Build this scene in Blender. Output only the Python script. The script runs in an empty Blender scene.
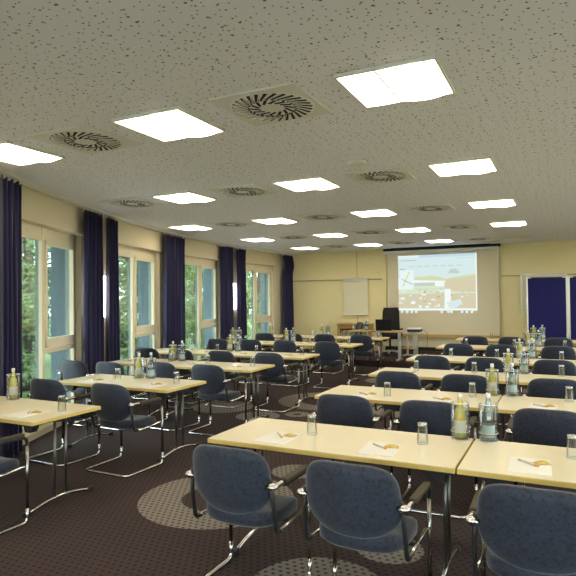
import bpy, bmesh, math, random
from mathutils import Vector, Matrix
PI = math.pi
C = bpy.context.scene.collection
random.seed(7)

# ------------------------------------------------------------------ materials
def newmat(name):
    m = bpy.data.materials.new(name); m.use_nodes = True
    nt = m.node_tree; b = nt.nodes['Principled BSDF']
    return m, nt, b
def pbr(name, col, rough=.5, metal=0., spec=.5, var=0., scale=20., bump=0., bscale=200., coat=0., sheen=0., emit=None, es=0.):
    m, nt, b = newmat(name)
    b.inputs['Base Color'].default_value = (*col, 1); b.inputs['Roughness'].default_value = rough
    b.inputs['Metallic'].default_value = metal; b.inputs['Specular IOR Level'].default_value = spec
    b.inputs['Coat Weight'].default_value = coat; b.inputs['Sheen Weight'].default_value = sheen
    tc = nt.nodes.new('ShaderNodeTexCoord')
    if var > 0:
        n = nt.nodes.new('ShaderNodeTexNoise'); n.inputs['Scale'].default_value = scale; n.inputs['Detail'].default_value = 5
        nt.links.new(tc.outputs['Object'], n.inputs['Vector'])
        mx = nt.nodes.new('ShaderNodeMix'); mx.data_type = 'RGBA'
        mx.inputs[6].default_value = (*[c*(1-var) for c in col], 1); mx.inputs[7].default_value = (*[min(1, c*(1+var)) for c in col], 1)
        nt.links.new(n.outputs['Fac'], mx.inputs[0]); nt.links.new(mx.outputs[2], b.inputs['Base Color'])
    if bump > 0:
        n2 = nt.nodes.new('ShaderNodeTexNoise'); n2.inputs['Scale'].default_value = bscale
        nt.links.new(tc.outputs['Object'], n2.inputs['Vector'])
        bp = nt.nodes.new('ShaderNodeBump'); bp.inputs['Strength'].default_value = bump; bp.inputs['Distance'].default_value = .002
        nt.links.new(n2.outputs['Fac'], bp.inputs['Height']); nt.links.new(bp.outputs['Normal'], b.inputs['Normal'])
    if emit:
        b.inputs['Emission Color'].default_value = (*emit, 1); b.inputs['Emission Strength'].default_value = es
    return m
def thin_glass(name, tint=(.96, .98, .98), rough=.02, base=.04, gain=.8):
    m = bpy.data.materials.new(name); m.use_nodes = True; nt = m.node_tree; nt.nodes.clear()
    out = nt.nodes.new('ShaderNodeOutputMaterial'); mx = nt.nodes.new('ShaderNodeMixShader')
    t = nt.nodes.new('ShaderNodeBsdfTransparent'); t.inputs['Color'].default_value = (*tint, 1)
    g = nt.nodes.new('ShaderNodeBsdfGlossy'); g.inputs['Roughness'].default_value = rough
    lw = nt.nodes.new('ShaderNodeLayerWeight'); lw.inputs['Blend'].default_value = .25
    ma = nt.nodes.new('ShaderNodeMath'); ma.operation = 'MULTIPLY_ADD'; ma.inputs[1].default_value = gain; ma.inputs[2].default_value = base
    ma.use_clamp = True
    nt.links.new(lw.outputs['Fresnel'], ma.inputs[0]); nt.links.new(ma.outputs[0], mx.inputs[0])
    nt.links.new(t.outputs[0], mx.inputs[1]); nt.links.new(g.outputs[0], mx.inputs[2]); nt.links.new(mx.outputs[0], out.inputs[0])
    return m
def emis(name, col, s):
    m = bpy.data.materials.new(name); m.use_nodes = True; nt = m.node_tree; nt.nodes.clear()
    out = nt.nodes.new('ShaderNodeOutputMaterial'); e = nt.nodes.new('ShaderNodeEmission')
    e.inputs['Color'].default_value = (*col, 1); e.inputs['Strength'].default_value = s
    nt.links.new(e.outputs[0], out.inputs[0]); return m

class NB:   # tiny node-math builder
    def __init__(s, nt): s.nt = nt
    def val(s, a, sock):
        if isinstance(a, (int, float)): sock.default_value = a
        else: s.nt.links.new(a, sock)
    def m(s, op, a, b=0., clamp=False):
        n = s.nt.nodes.new('ShaderNodeMath'); n.operation = op; n.use_clamp = clamp
        s.val(a, n.inputs[0])
        if op not in ('SQRT', 'FLOOR', 'FRACT', 'ABSOLUTE', 'SINE'): s.val(b, n.inputs[1])
        return n.outputs[0]

M = {}
M['wall'] = pbr('cream_wall_paint', (.84, .72, .39), .75, var=.03, scale=3, bump=.15, bscale=120)
M['facade'] = pbr('cream_facade_paint', (.66, .58, .40), .7, var=.03, scale=4)
M['winframe'] = pbr('ivory_window_frame', (.72, .64, .45), .45)
M['fin'] = pbr('grey_blue_cladding', (.20, .27, .31), .6, var=.06, scale=8)
M['white'] = pbr('white_enamel', (.75, .74, .70), .5)
M['plate'] = pbr('vent_plate_enamel', (.74, .72, .68), .5)
M['dark'] = pbr('dark_void', (.012, .012, .012), .9)
M['curtain'] = pbr('navy_curtain_cloth', (.013, .011, .052), .9, var=.25, scale=30, sheen=.15)
M['top'] = pbr('maple_laminate', (.69, .61, .42), .32, var=.05, scale=9, spec=.5)
M['edge'] = pbr('beech_edge', (.62, .43, .12), .42, var=.12, scale=25)
M['black'] = pbr('black_plastic', (.012, .012, .013), .5)
M['leather'] = pbr('black_leather', (.007, .007, .007), .6, spec=.25, bump=.2, bscale=80)
M['chrome'] = pbr('chrome_tube', (.62, .61, .60), .14, metal=1.)
M['dark_chrome'] = pbr('dark_chrome_tube', (.33, .32, .31), .2, metal=1.)
M['darkleg'] = pbr('table_leg_metal', (.16, .155, .15), .3, metal=.9)
M['armpad'] = pbr('stained_arm_pad', (.055, .044, .024), .6, spec=.25, var=.2, scale=30)
M['paper'] = pbr('white_paper', (.74, .725, .67), .8)
M['pen'] = pbr('pale_pen', (.55, .50, .40), .4)
M['orange'] = pbr('orange_tip', (.75, .28, .03), .4)
M['gold'] = pbr('gold_wrapper', (.50, .36, .08), .35, metal=.3, var=.4, scale=90)
M['glass'] = thin_glass('tumbler_glass', (.965, .975, .97), .05, .05, .55)
M['glassbase'] = thin_glass('tumbler_glass_base', (.80, .82, .80), .25, .45, .5)
M['cooler'] = thin_glass('cooler_acrylic', (.94, .95, .95), .12, .06, .5)
M['rim'] = pbr('acrylic_rim', (.62, .64, .62), .2)
M['pane'] = thin_glass('window_pane_glass', (.76, .82, .81), .01, .03, .5)
M['juice'] = pbr('yellow_juice', (.55, .42, .04), .15, coat=.6)
M['water'] = thin_glass('water_bottle_glass', (.66, .76, .80), .08, .12, .5)
M['label_green'] = pbr('green_paper_label', (.35, .42, .12), .6, var=.4, scale=120)
M['label_cream'] = pbr('cream_paper_label', (.62, .60, .50), .6, var=.15, scale=120)
M['label_blue'] = pbr('pale_blue_paper_label', (.50, .66, .70), .6, var=.15, scale=120)
M['cap'] = pbr('silver_cap', (.66, .64, .60), .3, metal=.5)
M['screen'] = pbr('projection_cloth', (.70, .62, .44), .9)
M['felt'] = pbr('royal_blue_felt', (.010, .010, .10), .95, var=.12, scale=60)
M['alu'] = pbr('aluminium_trim', (.62, .60, .55), .35, metal=.6)
M['wbface'] = pbr('flipchart_paper', (.74, .68, .48), .5)
M['wood'] = pbr('honey_wood', (.48, .33, .12), .45, var=.15, scale=12)
M['orangewood'] = pbr('orange_wood', (.50, .22, .05), .5, var=.15, scale=12)
M['carpet_plinth'] = pbr('plum_carpet_plinth', (.080, .050, .047), .95, var=.2, scale=60)
M['lcd'] = pbr('laptop_lid', (.005, .005, .006), .5, spec=.2)
M['bark'] = pbr('tree_bark', (.09, .07, .05), .9, var=.3, scale=10)
M['grass'] = pbr('lawn_grass', (.10, .17, .05), .95, var=.4, scale=6)
def leafmat(name, a, b_):
    m, nt, b = newmat(name); tc = nt.nodes.new('ShaderNodeTexCoord')
    n = nt.nodes.new('ShaderNodeTexNoise'); n.inputs['Scale'].default_value = 1.6; n.inputs['Detail'].default_value = 6
    nt.links.new(tc.outputs['Object'], n.inputs['Vector'])
    cr = nt.nodes.new('ShaderNodeValToRGB'); cr.color_ramp.elements[0].position = .35; cr.color_ramp.elements[1].position = .65
    cr.color_ramp.elements[0].color = (*a, 1); cr.color_ramp.elements[1].color = (*b_, 1)
    nt.links.new(n.outputs['Fac'], cr.inputs[0]); nt.links.new(cr.outputs[0], b.inputs['Base Color'])
    b.inputs['Roughness'].default_value = .45
    tr = nt.nodes.new('ShaderNodeBsdfTranslucent'); nt.links.new(cr.outputs[0], tr.inputs['Color'])
    mx = nt.nodes.new('ShaderNodeMixShader'); mx.inputs[0].default_value = .35
    nt.links.new(b.outputs[0], mx.inputs[1]); nt.links.new(tr.outputs[0], mx.inputs[2])
    nt.links.new(mx.outputs[0], nt.nodes['Material Output'].inputs[0]); return m
M['leafA'] = leafmat('fresh_green_leaves', (.16, .25, .09), (.36, .46, .25))
M['leafB'] = leafmat('dark_green_leaves', (.10, .17, .07), (.27, .36, .20))

def fabric():
    m, nt, b = newmat('slate_blue_block_weave'); k = NB(nt)
    tc = nt.nodes.new('ShaderNodeTexCoord')
    mp = nt.nodes.new('ShaderNodeMapping'); nt.links.new(tc.outputs['Object'], mp.inputs['Vector'])
    v = nt.nodes.new('ShaderNodeTexVoronoi'); v.distance = 'CHEBYCHEV'; v.inputs['Scale'].default_value = 80
    nt.links.new(mp.outputs[0], v.inputs['Vector'])
    sep = nt.nodes.new('ShaderNodeSeparateColor'); nt.links.new(v.outputs['Color'], sep.inputs[0])
    big = nt.nodes.new('ShaderNodeTexNoise'); big.inputs['Scale'].default_value = 9; big.inputs['Detail'].default_value = 2
    nt.links.new(mp.outputs[0], big.inputs['Vector'])
    cr = nt.nodes.new('ShaderNodeValToRGB'); e = cr.color_ramp.elements; cr.color_ramp.interpolation = 'CONSTANT'
    e[0].position = 0; e[0].color = (.006, .008, .014, 1); e[1].position = .17; e[1].color = (.014, .0185, .036, 1)
    x = e.new(.60); x.color = (.0175, .023, .044, 1); x = e.new(.88); x.color = (.011, .0145, .028, 1)
    nt.links.new(sep.outputs[0], cr.inputs[0]); nt.links.new(cr.outputs[0], b.inputs['Base Color'])
    b.inputs['Roughness'].default_value = .62; b.inputs['Sheen Weight'].default_value = .25
    b.inputs['Specular IOR Level'].default_value = .35
    n = nt.nodes.new('ShaderNodeTexNoise'); n.inputs['Scale'].default_value = 500; nt.links.new(tc.outputs['Object'], n.inputs['Vector'])
    bp = nt.nodes.new('ShaderNodeBump'); bp.inputs['Strength'].default_value = .2; bp.inputs['Distance'].default_value = .001
    nt.links.new(n.outputs['Fac'], bp.inputs['Height']); nt.links.new(bp.outputs['Normal'], b.inputs['Normal'])
    return m
M['fabric'] = fabric()

def carpet():
    m, nt, b = newmat('plum_carpet_with_discs'); k = NB(nt)
    tc = nt.nodes.new('ShaderNodeTexCoord'); sp = nt.nodes.new('ShaderNodeSeparateXYZ'); nt.links.new(tc.outputs['Object'], sp.inputs[0])
    X, Y = sp.outputs[0], sp.outputs[1]
    # (x, y, inner radius, outer radius)
    discs = [(-2.64, 3.95, .29, .64), (-1.07, 3.64, 0, .22), (-1.30, 2.95, 0, .40), (-2.36, 4.86, 0, .22), (-4.77, 7.31, 0, .48),
             (-3.93, 6.93, 0, .31), (-3.48, 8.41, .42, .79), (-3.47, 7.26, .06, .18), (-2.15, 8.1, 0, .5), (-.4, 5.9, .2, .5), (-3.2, 10.9, 0, .45),
             (-5.6, 10.2, .3, .7), (-1.2, 1.2, .3, .7), (-3.9, 1.1, 0, .5), (.8, 3.6, .25, .6), (-1.3, 10.2, .3, .6), (.9, 7.7, 0, .5), (-5.9, 13.0, 0, .5)]
    acc = None
    for (x, y, ri, ro) in discs:
        dx = k.m('SUBTRACT', X, x); dy = k.m('SUBTRACT', Y, y)
        d = k.m('SQRT', k.m('ADD', k.m('MULTIPLY', dx, dx), k.m('MULTIPLY', dy, dy)))
        o = k.m('LESS_THAN', d, ro)
        if ri: o = k.m('MULTIPLY', o, k.m('GREATER_THAN', d, ri))
        acc = o if acc is None else k.m('MAXIMUM', acc, o)
    # dash pattern: staggered rows
    sx, sy = .052, .046
    row = k.m('FLOOR', k.m('DIVIDE', Y, sy)); fy = k.m('FRACT', k.m('DIVIDE', Y, sy))
    off = k.m('MULTIPLY', k.m('MODULO', row, 2.), .5)
    fx = k.m('FRACT', k.m('ADD', k.m('DIVIDE', X, sx), off))
    ax = k.m('LESS_THAN', k.m('ABSOLUTE', k.m('SUBTRACT', fx, .5)), .21)
    ay = k.m('LESS_THAN', k.m('ABSOLUTE', k.m('SUBTRACT', fy, .5)), .22)
    dash = k.m('MULTIPLY', ax, ay)
    n = nt.nodes.new('ShaderNodeTexNoise'); n.inputs['Scale'].default_value = 240; n.inputs['Detail'].default_value = 3
    nt.links.new(tc.outputs['Object'], n.inputs['Vector'])
    def mix(f, a, bb, link_a=False, link_b=False):
        x = nt.nodes.new('ShaderNodeMix'); x.data_type = 'RGBA'; k.val(f, x.inputs[0])
        if link_a: nt.links.new(a, x.inputs[6])
        else: x.inputs[6].default_value = (*a, 1)
        if link_b: nt.links.new(bb, x.inputs[7])
        else: x.inputs[7].default_value = (*bb, 1)
        return x.outputs[2]
    g = mix(n.outputs['Fac'], (.034, .021, .020), (.072, .045, .042))
    g = mix(dash, g, (.019, .013, .013), True)
    be = mix(n.outputs['Fac'], (.165, .142, .118), (.26, .225, .19))
    be = mix(dash, be, (.050, .037, .035), True)
    nt.links.new(mix(acc, g, be, True, True), b.inputs['Base Color'])
    b.inputs['Roughness'].default_value = .95; b.inputs['Specular IOR Level'].default_value = .15; b.inputs['Sheen Weight'].default_value = .02
    bp = nt.nodes.new('ShaderNodeBump'); bp.inputs['Strength'].default_value = .5; bp.inputs['Distance'].default_value = .004
    nt.links.new(n.outputs['Fac'], bp.inputs['Height']); nt.links.new(bp.outputs['Normal'], b.inputs['Normal'])
    return m
M['carpet'] = carpet()

def ceiling_mat():
    m, nt, b = newmat('perforated_acoustic_plaster'); k = NB(nt)
    tc = nt.nodes.new('ShaderNodeTexCoord')
    def holes(scale, r, seed, keep):
        mp = nt.nodes.new('ShaderNodeMapping'); nt.links.new(tc.outputs['Object'], mp.inputs['Vector']); mp.inputs['Location'].default_value = (seed, seed*.7, .5)
        v = nt.nodes.new('ShaderNodeTexVoronoi'); v.voronoi_dimensions = '2D'; v.inputs['Scale'].default_value = scale; v.inputs['Randomness'].default_value = .8
        nt.links.new(mp.outputs[0], v.inputs['Vector'])
        sc = nt.nodes.new('ShaderNodeSeparateColor'); nt.links.new(v.outputs['Color'], sc.inputs[0])
        return k.m('MULTIPLY', k.m('SUBTRACT', 1., k.m('DIVIDE', k.m('SUBTRACT', v.outputs['Distance'], r*scale*.75), r*scale*.5, False), True), k.m('LESS_THAN', sc.outputs[0], keep))
    h = k.m('MAXIMUM', holes(12, .0062, 0, .55), k.m('MAXIMUM', holes(17, .0045, 3.3, .85), holes(9.5, .0080, 7.1, .35)))
    # a plain border follows the bowed facade
    sp = nt.nodes.new('ShaderNodeSeparateXYZ'); nt.links.new(tc.outputs['Object'], sp.inputs[0])
    dx = k.m('SUBTRACT', sp.outputs[0], 12.35); dy = k.m('SUBTRACT', sp.outputs[1], 13.2)
    d = k.m('SQRT', k.m('ADD', k.m('MULTIPLY', dx, dx), k.m('MULTIPLY', dy, dy)))
    h = k.m('MULTIPLY', h, k.m('LESS_THAN', d, 19.45))
    h = k.m('MULTIPLY', h, k.m('LESS_THAN', sp.outputs[1], 14.2))
    mx = nt.nodes.new('ShaderNodeMix'); mx.data_type = 'RGBA'; k.val(h, mx.inputs[0])
    mx.inputs[6].default_value = (.85, .85, .93, 1); mx.inputs[7].default_value = (.12, .12, .12, 1)
    nt.links.new(mx.outputs[2], b.inputs['Base Color']); b.inputs['Roughness'].default_value = .85
    return m
M['ceiling'] = ceiling_mat()
M['lamp'] = emis('luminaire_lens_glow', (1., .87, .66), 9.5)
M['lampdim'] = pbr('unlit_lens', (.62, .60, .52), .4)
M['sconce'] = emis('sconce_glow', (1., .92, .95), 16.)

# ------------------------------------------------------------------ mesh helpers
class MB:
    def __init__(s): s.bm = bmesh.new(); s.mats = []
    def _mi(s, mat):
        if mat is None: return 0
        if mat not in s.mats: s.mats.append(mat)
        return s.mats.index(mat)
    def box(s, x0, x1, y0, y1, z0, z1, mat=None, rot=None, bev=0.):
        r = bmesh.ops.create_cube(s.bm, size=1.)
        vs = r['verts']
        for v in vs:
            v.co = Vector(((x0+x1)/2+v.co.x*(x1-x0), (y0+y1)/2+v.co.y*(y1-y0), (z0+z1)/2+v.co.z*(z1-z0)))
        fs = set(f for v in vs for f in v.link_faces); mi = s._mi(mat)
        for f in fs: f.material_index = mi
        if bev:
            es = list(set(e for v in vs for e in v.link_edges))
            rr = bmesh.ops.bevel(s.bm, geom=es, offset=bev, segments=2, profile=.6, affect='EDGES')
            for f in rr['faces']: f.material_index = mi; f.smooth = False
            vs = list(set(v for f in rr['faces'] for v in f.verts))
        if rot: bmesh.ops.transform(s.bm, matrix=rot, verts=vs)
        return vs
    def tube(s, pts, r, seg=10, mat=None, cap=True, closed=False, smooth_n=0):
        P = [Vector(p) for p in pts]; mi = s._mi(mat)
        n = len(P); rings = []
        prev = None
        for i, p in enumerate(P):
            a = P[i-1] if (i > 0 or closed) else p; b = P[(i+1) % n] if (i < n-1 or closed) else p
            t = (b-a).normalized()
            if prev is None:
                up = Vector((0, 0, 1)) if abs(t.z) < .9 else Vector((1, 0, 0))
                u = t.cross(up).normalized()
            else:
                u = (prev - t*prev.dot(t)).normalized()
            prev = u; w = t.cross(u)
            rr = r[i] if isinstance(r, (list, tuple)) else r
            rings.append([s.bm.verts.new(p + (u*math.cos(2*PI*k/seg) + w*math.sin(2*PI*k/seg))*rr) for k in range(seg)])
        m = n if closed else n-1
        for i in range(m):
            A, B = rings[i], rings[(i+1) % n]
            for k in range(seg):
                f = s.bm.faces.new((A[k], A[(k+1) % seg], B[(k+1) % seg], B[k])); f.smooth = True; f.material_index = mi
        if cap and not closed:
            f = s.bm.faces.new(list(reversed(rings[0]))); f.material_index = mi
            f = s.bm.faces.new(rings[-1]); f.material_index = mi
    def lathe(s, prof, cx=0, cy=0, seg=20, mat=None, smooth=True):
        mi = s._mi(mat); rings = []
        for (r, z) in prof:
            if r < 1e-5: rings.append([s.bm.verts.new((cx, cy, z))])
            else: rings.append([s.bm.verts.new((cx+r*math.cos(2*PI*k/seg), cy+r*math.sin(2*PI*k/seg), z)) for k in range(seg)])
        for A, B in zip(rings, rings[1:]):
            for k in range(seg):
                a, b = A[k % len(A)], A[(k+1) % len(A)]; c, d = B[(k+1) % len(B)], B[k % len(B)]
                q = []
                for v in (a, b, c, d):
                    if v not in q: q.append(v)
                if len(q) > 2:
                    f = s.bm.faces.new(q); f.smooth = smooth; f.material_index = mi
    def prism(s, pts, z0, z1, mat=None):
        mi = s._mi(mat)
        A = [s.bm.verts.new((x, y, z0)) for x, y in pts]; B = [s.bm.verts.new((x, y, z1)) for x, y in pts]
        fs = [s.bm.faces.new(list(reversed(A))), s.bm.faces.new(B)]
        n = len(pts)
        for i in range(n): fs.append(s.bm.faces.new((A[i], A[(i+1) % n], B[(i+1) % n], B[i])))
        for f in fs: f.material_index = mi
        return A+B
    def grid(s, fn, nu, nv, mat=None, smooth=True):
        mi = s._mi(mat)
        V = [[s.bm.verts.new(fn(i/nu, j/nv)) for j in range(nv+1)] for i in range(nu+1)]
        for i in range(nu):
            for j in range(nv):
                f = s.bm.faces.new((V[i][j], V[i+1][j], V[i+1][j+1], V[i][j+1])); f.smooth = smooth; f.material_index = mi
        return V
    def quad(s, pts, mat=None):
        f = s.bm.faces.new([s.bm.verts.new(p) for p in pts]); f.material_index = s._mi(mat)
    def xf(s, mat): bmesh.ops.transform(s.bm, matrix=mat, verts=s.bm.verts[:]); return s
    def build(s, name, mat=None, parent=None, loc=None, normals=True):
        if normals: bmesh.ops.recalc_face_normals(s.bm, faces=s.bm.faces[:])
        me = bpy.data.meshes.new(name); s.bm.to_mesh(me); s.bm.free()
        for m in (s.mats or [mat]):
            me.materials.append(M[m] if isinstance(m, str) else m)
        o = bpy.data.objects.new(name, me); C.objects.link(o)
        if parent: o.parent = parent
        if loc: o.location = loc
        return o
def bend(pts, r=.04, n=5):
    """round the corners of a polyline"""
    P = [Vector(p) for p in pts]; out = [P[0]]
    for a, b, c in zip(P, P[1:], P[2:]):
        d1 = (a-b); d2 = (c-b); q = min(r, d1.length*.45, d2.length*.45)
        s_ = b+d1.normalized()*q; e = b+d2.normalized()*q
        for i in range(n+1):
            t = i/n; out.append(s_*(1-t)**2 + b*2*t*(1-t) + e*t*t)
    out.append(P[-1]); return out
def tag(o, label, cat, group=None, kind=None):
    o['label'] = label; o['category'] = cat
    if group: o['group'] = group
    if kind: o['kind'] = kind
    return o
def empty(name, loc=(0, 0, 0), rz=0.):
    o = bpy.data.objects.new(name, None); C.objects.link(o); o.location = loc; o.rotation_euler = (0, 0, rz); o.empty_display_size = .1
    return o
def struct(o): o['kind'] = 'structure'; return o
KIDS = {}
def kids(o): return [c for c in bpy.data.objects if c.parent == o]
def copy_tree(o, parent=None):
    c = o.copy(); C.objects.link(c); c.parent = parent
    if o not in KIDS: KIDS[o] = kids(o)
    for ch in KIDS[o]: copy_tree(ch, c)
    return c
class Proto:
    def __init__(s, o): s.o = o; s.used = False; KIDS[o] = kids(o)
    def put(s, loc, rz, label, cat, group):
        if s.used: o = copy_tree(s.o)
        else:
            o = s.o; s.pending = (loc, rz, label, cat, group); s.used = True
            o.location = loc; o.rotation_euler = (0, 0, rz); tag(o, label, cat, group); return o
        o.location = loc; o.rotation_euler = (0, 0, rz); tag(o, label, cat, group); return o

# ------------------------------------------------------------------ room shell
H = 3.0; YB = 15.37; XR = 3.9; YF = -2.6
CX, CY, RR = 12.35, 13.2, 20.
def XA(y, inset=0.): r = RR-inset; return CX - math.sqrt(r*r-(y-CY)**2)
PIL = [3.605 + 2.83*k for k in range(5)]       # pillar centres along the facade (last one is past the back wall)
PIL[0] = 3.65
fpts = [(XA(y), y) for y in PIL]
fl = MB(); fl.quad([(-9, YF, 0), (XR, YF, 0), (XR, YB, 0), (-9, YB, 0)])
fl = MB(); fl.box(-8.2, XR+.2, YF-.2, YB+.2, -.12, 0); struct(fl.build('floor', 'carpet'))
ce = MB(); ce.box(-8.2, XR+.2, YF-.2, YB+.2, H, H+.15); struct(ce.build('ceiling', 'ceiling'))
wb = MB(); wb.box(-8.2, XR+.2, YB, YB+.2, 0, H)
wbk = struct(wb.build('wall_back', 'wall'))
b = MB(); xs_ = -8.2; fo_ = [(-4.2, -1.7), (-.6, 1.9)]  # both windows of this unseen wall are added for daylight behind the camera
for (a, c_) in fo_:
    b.box(xs_, a, YF-.2, YF, 0, H); b.box(a, c_, YF-.2, YF, 0, .8); b.box(a, c_, YF-.2, YF, 2.6, H); xs_ = c_
b.box(xs_, XR+.2, YF-.2, YF, 0, H); struct(b.build('wall_front', 'wall'))
for i, (a, c_) in enumerate(fo_):
    w = MB()
    for (p, q) in ((a, a+.06), (c_-.06, c_), ((a+c_)/2-.04, (a+c_)/2+.04)): w.box(p, q, YF-.14, YF-.08, .8, 2.6)
    w.box(a, c_, YF-.14, YF-.08, .8, .87); w.box(a, c_, YF-.14, YF-.08, 2.53, 2.6)
    o = struct(w.build('window_%d' % (8+i), 'winframe'))
    g = MB(); g.box(a+.05, c_-.05, YF-.115, YF-.105, .85, 2.55); g.build('pane', 'pane', o)
# unseen right wall; three tall window openings added so daylight comes in
wr = MB(); ops = [(-.5, 2.1), (4.0, 6.6), (8.5, 11.1)]
ys = YF
for (a, c_) in ops:
    wr.box(XR, XR+.25, ys, a, 0, H); wr.box(XR, XR+.25, a, c_, 0, .9); wr.box(XR, XR+.25, a, c_, 2.5, H); ys = c_
wr.box(XR, XR+.25, ys, YB, 0, H); struct(wr.build('wall_right', 'wall'))
for i, (a, c_) in enumerate(ops):
    w = MB(); x = XR+.1
    for (p, q) in ((a, a+.06), (c_-.06, c_), ((a+c_)/2-.04, (a+c_)/2+.04)): w.box(x, x+.06, p, q, .9, 2.5)
    w.box(x, x+.06, a, c_, .9, .97); w.box(x, x+.06, a, c_, 2.43, 2.5)
    o = struct(w.build('window_%d' % (5+i), 'winframe'))
    g = MB(); g.box(x+.025, x+.035, a+.05, c_-.05, .95, 2.45); g.build('pane', 'pane', o)

def frame_at(p, q):
    """local frame on facade chord p->q: x = along, y = inward normal"""
    t = Vector((q[0]-p[0], q[1]-p[1], 0)); L = t.length; t.normalize(); n = Vector((t.y, -t.x, 0))
    return Matrix(((t.x, n.x, 0, p[0]), (t.y, n.y, 0, p[1]), (0, 0, 1, 0), (0, 0, 0, 1))), L
wl = MB(); fins = MB()
def addw(m4, *a, mat='facade', tgt=None, **kw):
    vs = (tgt or wl).box(*a, mat=mat, **kw); bmesh.ops.transform((tgt or wl).bm, matrix=m4, verts=vs)
# blind stretch nearest the camera, outside the picture
m4, L = frame_at((-5.36, YF), fpts[0]); addw(m4, 0, L, -.3, 0, 0, H)
segs = [(fpts[k], fpts[k+1]) for k in range(4)]
for k, (p, q) in enumerate(segs):
    m4, L = frame_at(p, q)
    y_end = L if k < 3 else L*1.0
    s0, s1 = .46, L-.50
    if k == 3: s1 = L-.47
    mull = (1.54, 1.46, 1.42, 1.415)[k]
    # pillars (recessed a little behind the pelmet face), dark outer reveal
    addw(m4, 0, s0, -.16, -.04, 0, H); addw(m4, s1, L+.02, -.16, -.04, 0, H)
    addw(m4, 0, s0, -.46, -.16, 0, H, mat='fin'); addw(m4, s1-.06, L+.02, -.46, -.16, 0, H, mat='fin')
    # pelmet / blind box over the window, head and threshold
    addw(m4, s0-.10, s1+.10, -.16, 0, 2.60, H, bev=.012); addw(m4, s0, s1, -.46, -.16, 2.52, H, mat='fin')
    addw(m4, s0, s1, -.46, -.04, 0, .08)
    # window
    root = empty('window_%d' % (k+1), m4 @ Vector(((s0+s1)/2, -.13, .08))); struct(root)
    lm = Matrix.Translation(-(m4 @ Vector(((s0+s1)/2, -.13, .08)))) @ m4
    f = MB()
    def fb(*a, mat=None, tgt=None, **kw):
        t_ = tgt or f
        vs = t_.box(*a, mat=mat, **kw); bmesh.ops.transform(t_.bm, matrix=lm, verts=vs)
    yo, yi = -.16, -.115
    fb(s0, s0+.07, yo, yi, .08, 2.6); fb(s1-.09, s1, yo, yi, .08, 2.6)
    fb(s0, s1, yo, yi, 2.42, 2.6); fb(s0, s1, yo, yi, .08, .16)
    fb(mull-.035, mull+.035, yo, yi+.005, .08, 2.6)
    f.build('window_frame', 'winframe', root)
    # right hand opening sash + lower light
    f2 = MB(); a_, b_ = mull+.035, s1-.09
    for (x0, x1, z0, z1) in ((a_, a_+.05, 1.05, 2.44), (b_-.05, b_, 1.05, 2.44), (a_, b_, 2.38, 2.44), (a_, b_, 1.05, 1.17)):
        fb(x0, x1, yo+.005, yi+.02, z0, z1, tgt=f2)
    f2.build('sash', 'winframe', root)
    f3 = MB(); fb(a_, b_, yo, yi+.004, .98, 1.04, tgt=f3); f3.build('transom', 'winframe', root)
    h_ = MB(); fb(a_+.012, a_+.034, yi+.02, yi+.05, 1.6, 1.72, tgt=h_); h_.build('handle', 'alu', root)
    for (x0, x1, z0, z1) in ((s0+.07, mull-.035, .16, 2.42), (a_+.05, b_-.05, 1.17, 2.38), (a_, b_, .16, .98)):
        g = MB(); fb(x0, x1, -.156, -.150, z0, z1, tgt=g); g.build('pane', 'pane', root)
    fo = MB(); fb(mull-.034, mull+.034, -.20, -.16, .08, 2.52, tgt=fo); fo.build('outer_fin', 'fin', root)
# last stretch to the back wall
m4, L = frame_at(fpts[4], (XA(YB), YB)); addw(m4, -.02, L+.05, -.46, -.04, 0, H)
struct(wl.build('wall_left', 'facade'))

# trim: hanging rail on the back wall, panel seams, baseboards
t = MB(); t.box(-7.45, -4.64, YB-.03, YB, 2.155, 2.185); M['rail'] = pbr('shaded_hanging_rail', (.42, .35, .19), .6); struct(t.build('trim_1', 'rail'))  # rail coloured darker brown to stand in for its shadow line
t = MB(); t.box(-1.48, XR, YB-.03, YB, 2.155, 2.185); struct(t.build('trim_2', 'rail'))
M['seam'] = pbr('panel_joint', (.40, .33, .18), .8)
t = MB()
for x in (-5.39,): t.box(x-.006, x+.006, YB-.006, YB, .1, 2.155); t.box(x-.006, x+.006, YB-.006, YB, 2.185, H)
struct(t.build('trim_3', 'seam'))
t = MB(); t.box(-4.64, -4.52, YB-.03, YB, .14, H); struct(t.build('trim_4', 'wall'))
t = MB(); t.box(-7.4, XR, YB-.02, YB, 0, .1); struct(t.build('baseboard_back', 'black'))
t = MB()
for k, (p, q) in enumerate(segs):
    m4, L = frame_at(p, q); addw(m4, .0, .44, -.04, -.025, 0, .09, mat='winframe', tgt=t); addw(m4, L-.42, L, -.04, -.025, 0, .09, mat='winframe', tgt=t)
struct(t.build('baseboard_left', 'winframe'))

# curtain rail along the facade
def arcpt(y, inset, z): return (XA(y, inset), y, z)
rl = MB(); N = 40; rp = []
for i in range(N+1):
    y = 3.5+(15.2-3.5)*i/N; rp.append(y)
for i in range(N):
    a0, a1 = rp[i], rp[i+1]
    P = [(XA(a0, .10), a0), (XA(a0, .20), a0), (XA(a1, .20), a1), (XA(a1, .10), a1)]
    rl.prism(P, 2.965, 2.998)
tag(rl.build('curtain_rail', 'white'), 'white curtain rail following the bowed window wall along the ceiling edge', 'curtain rail')

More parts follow.
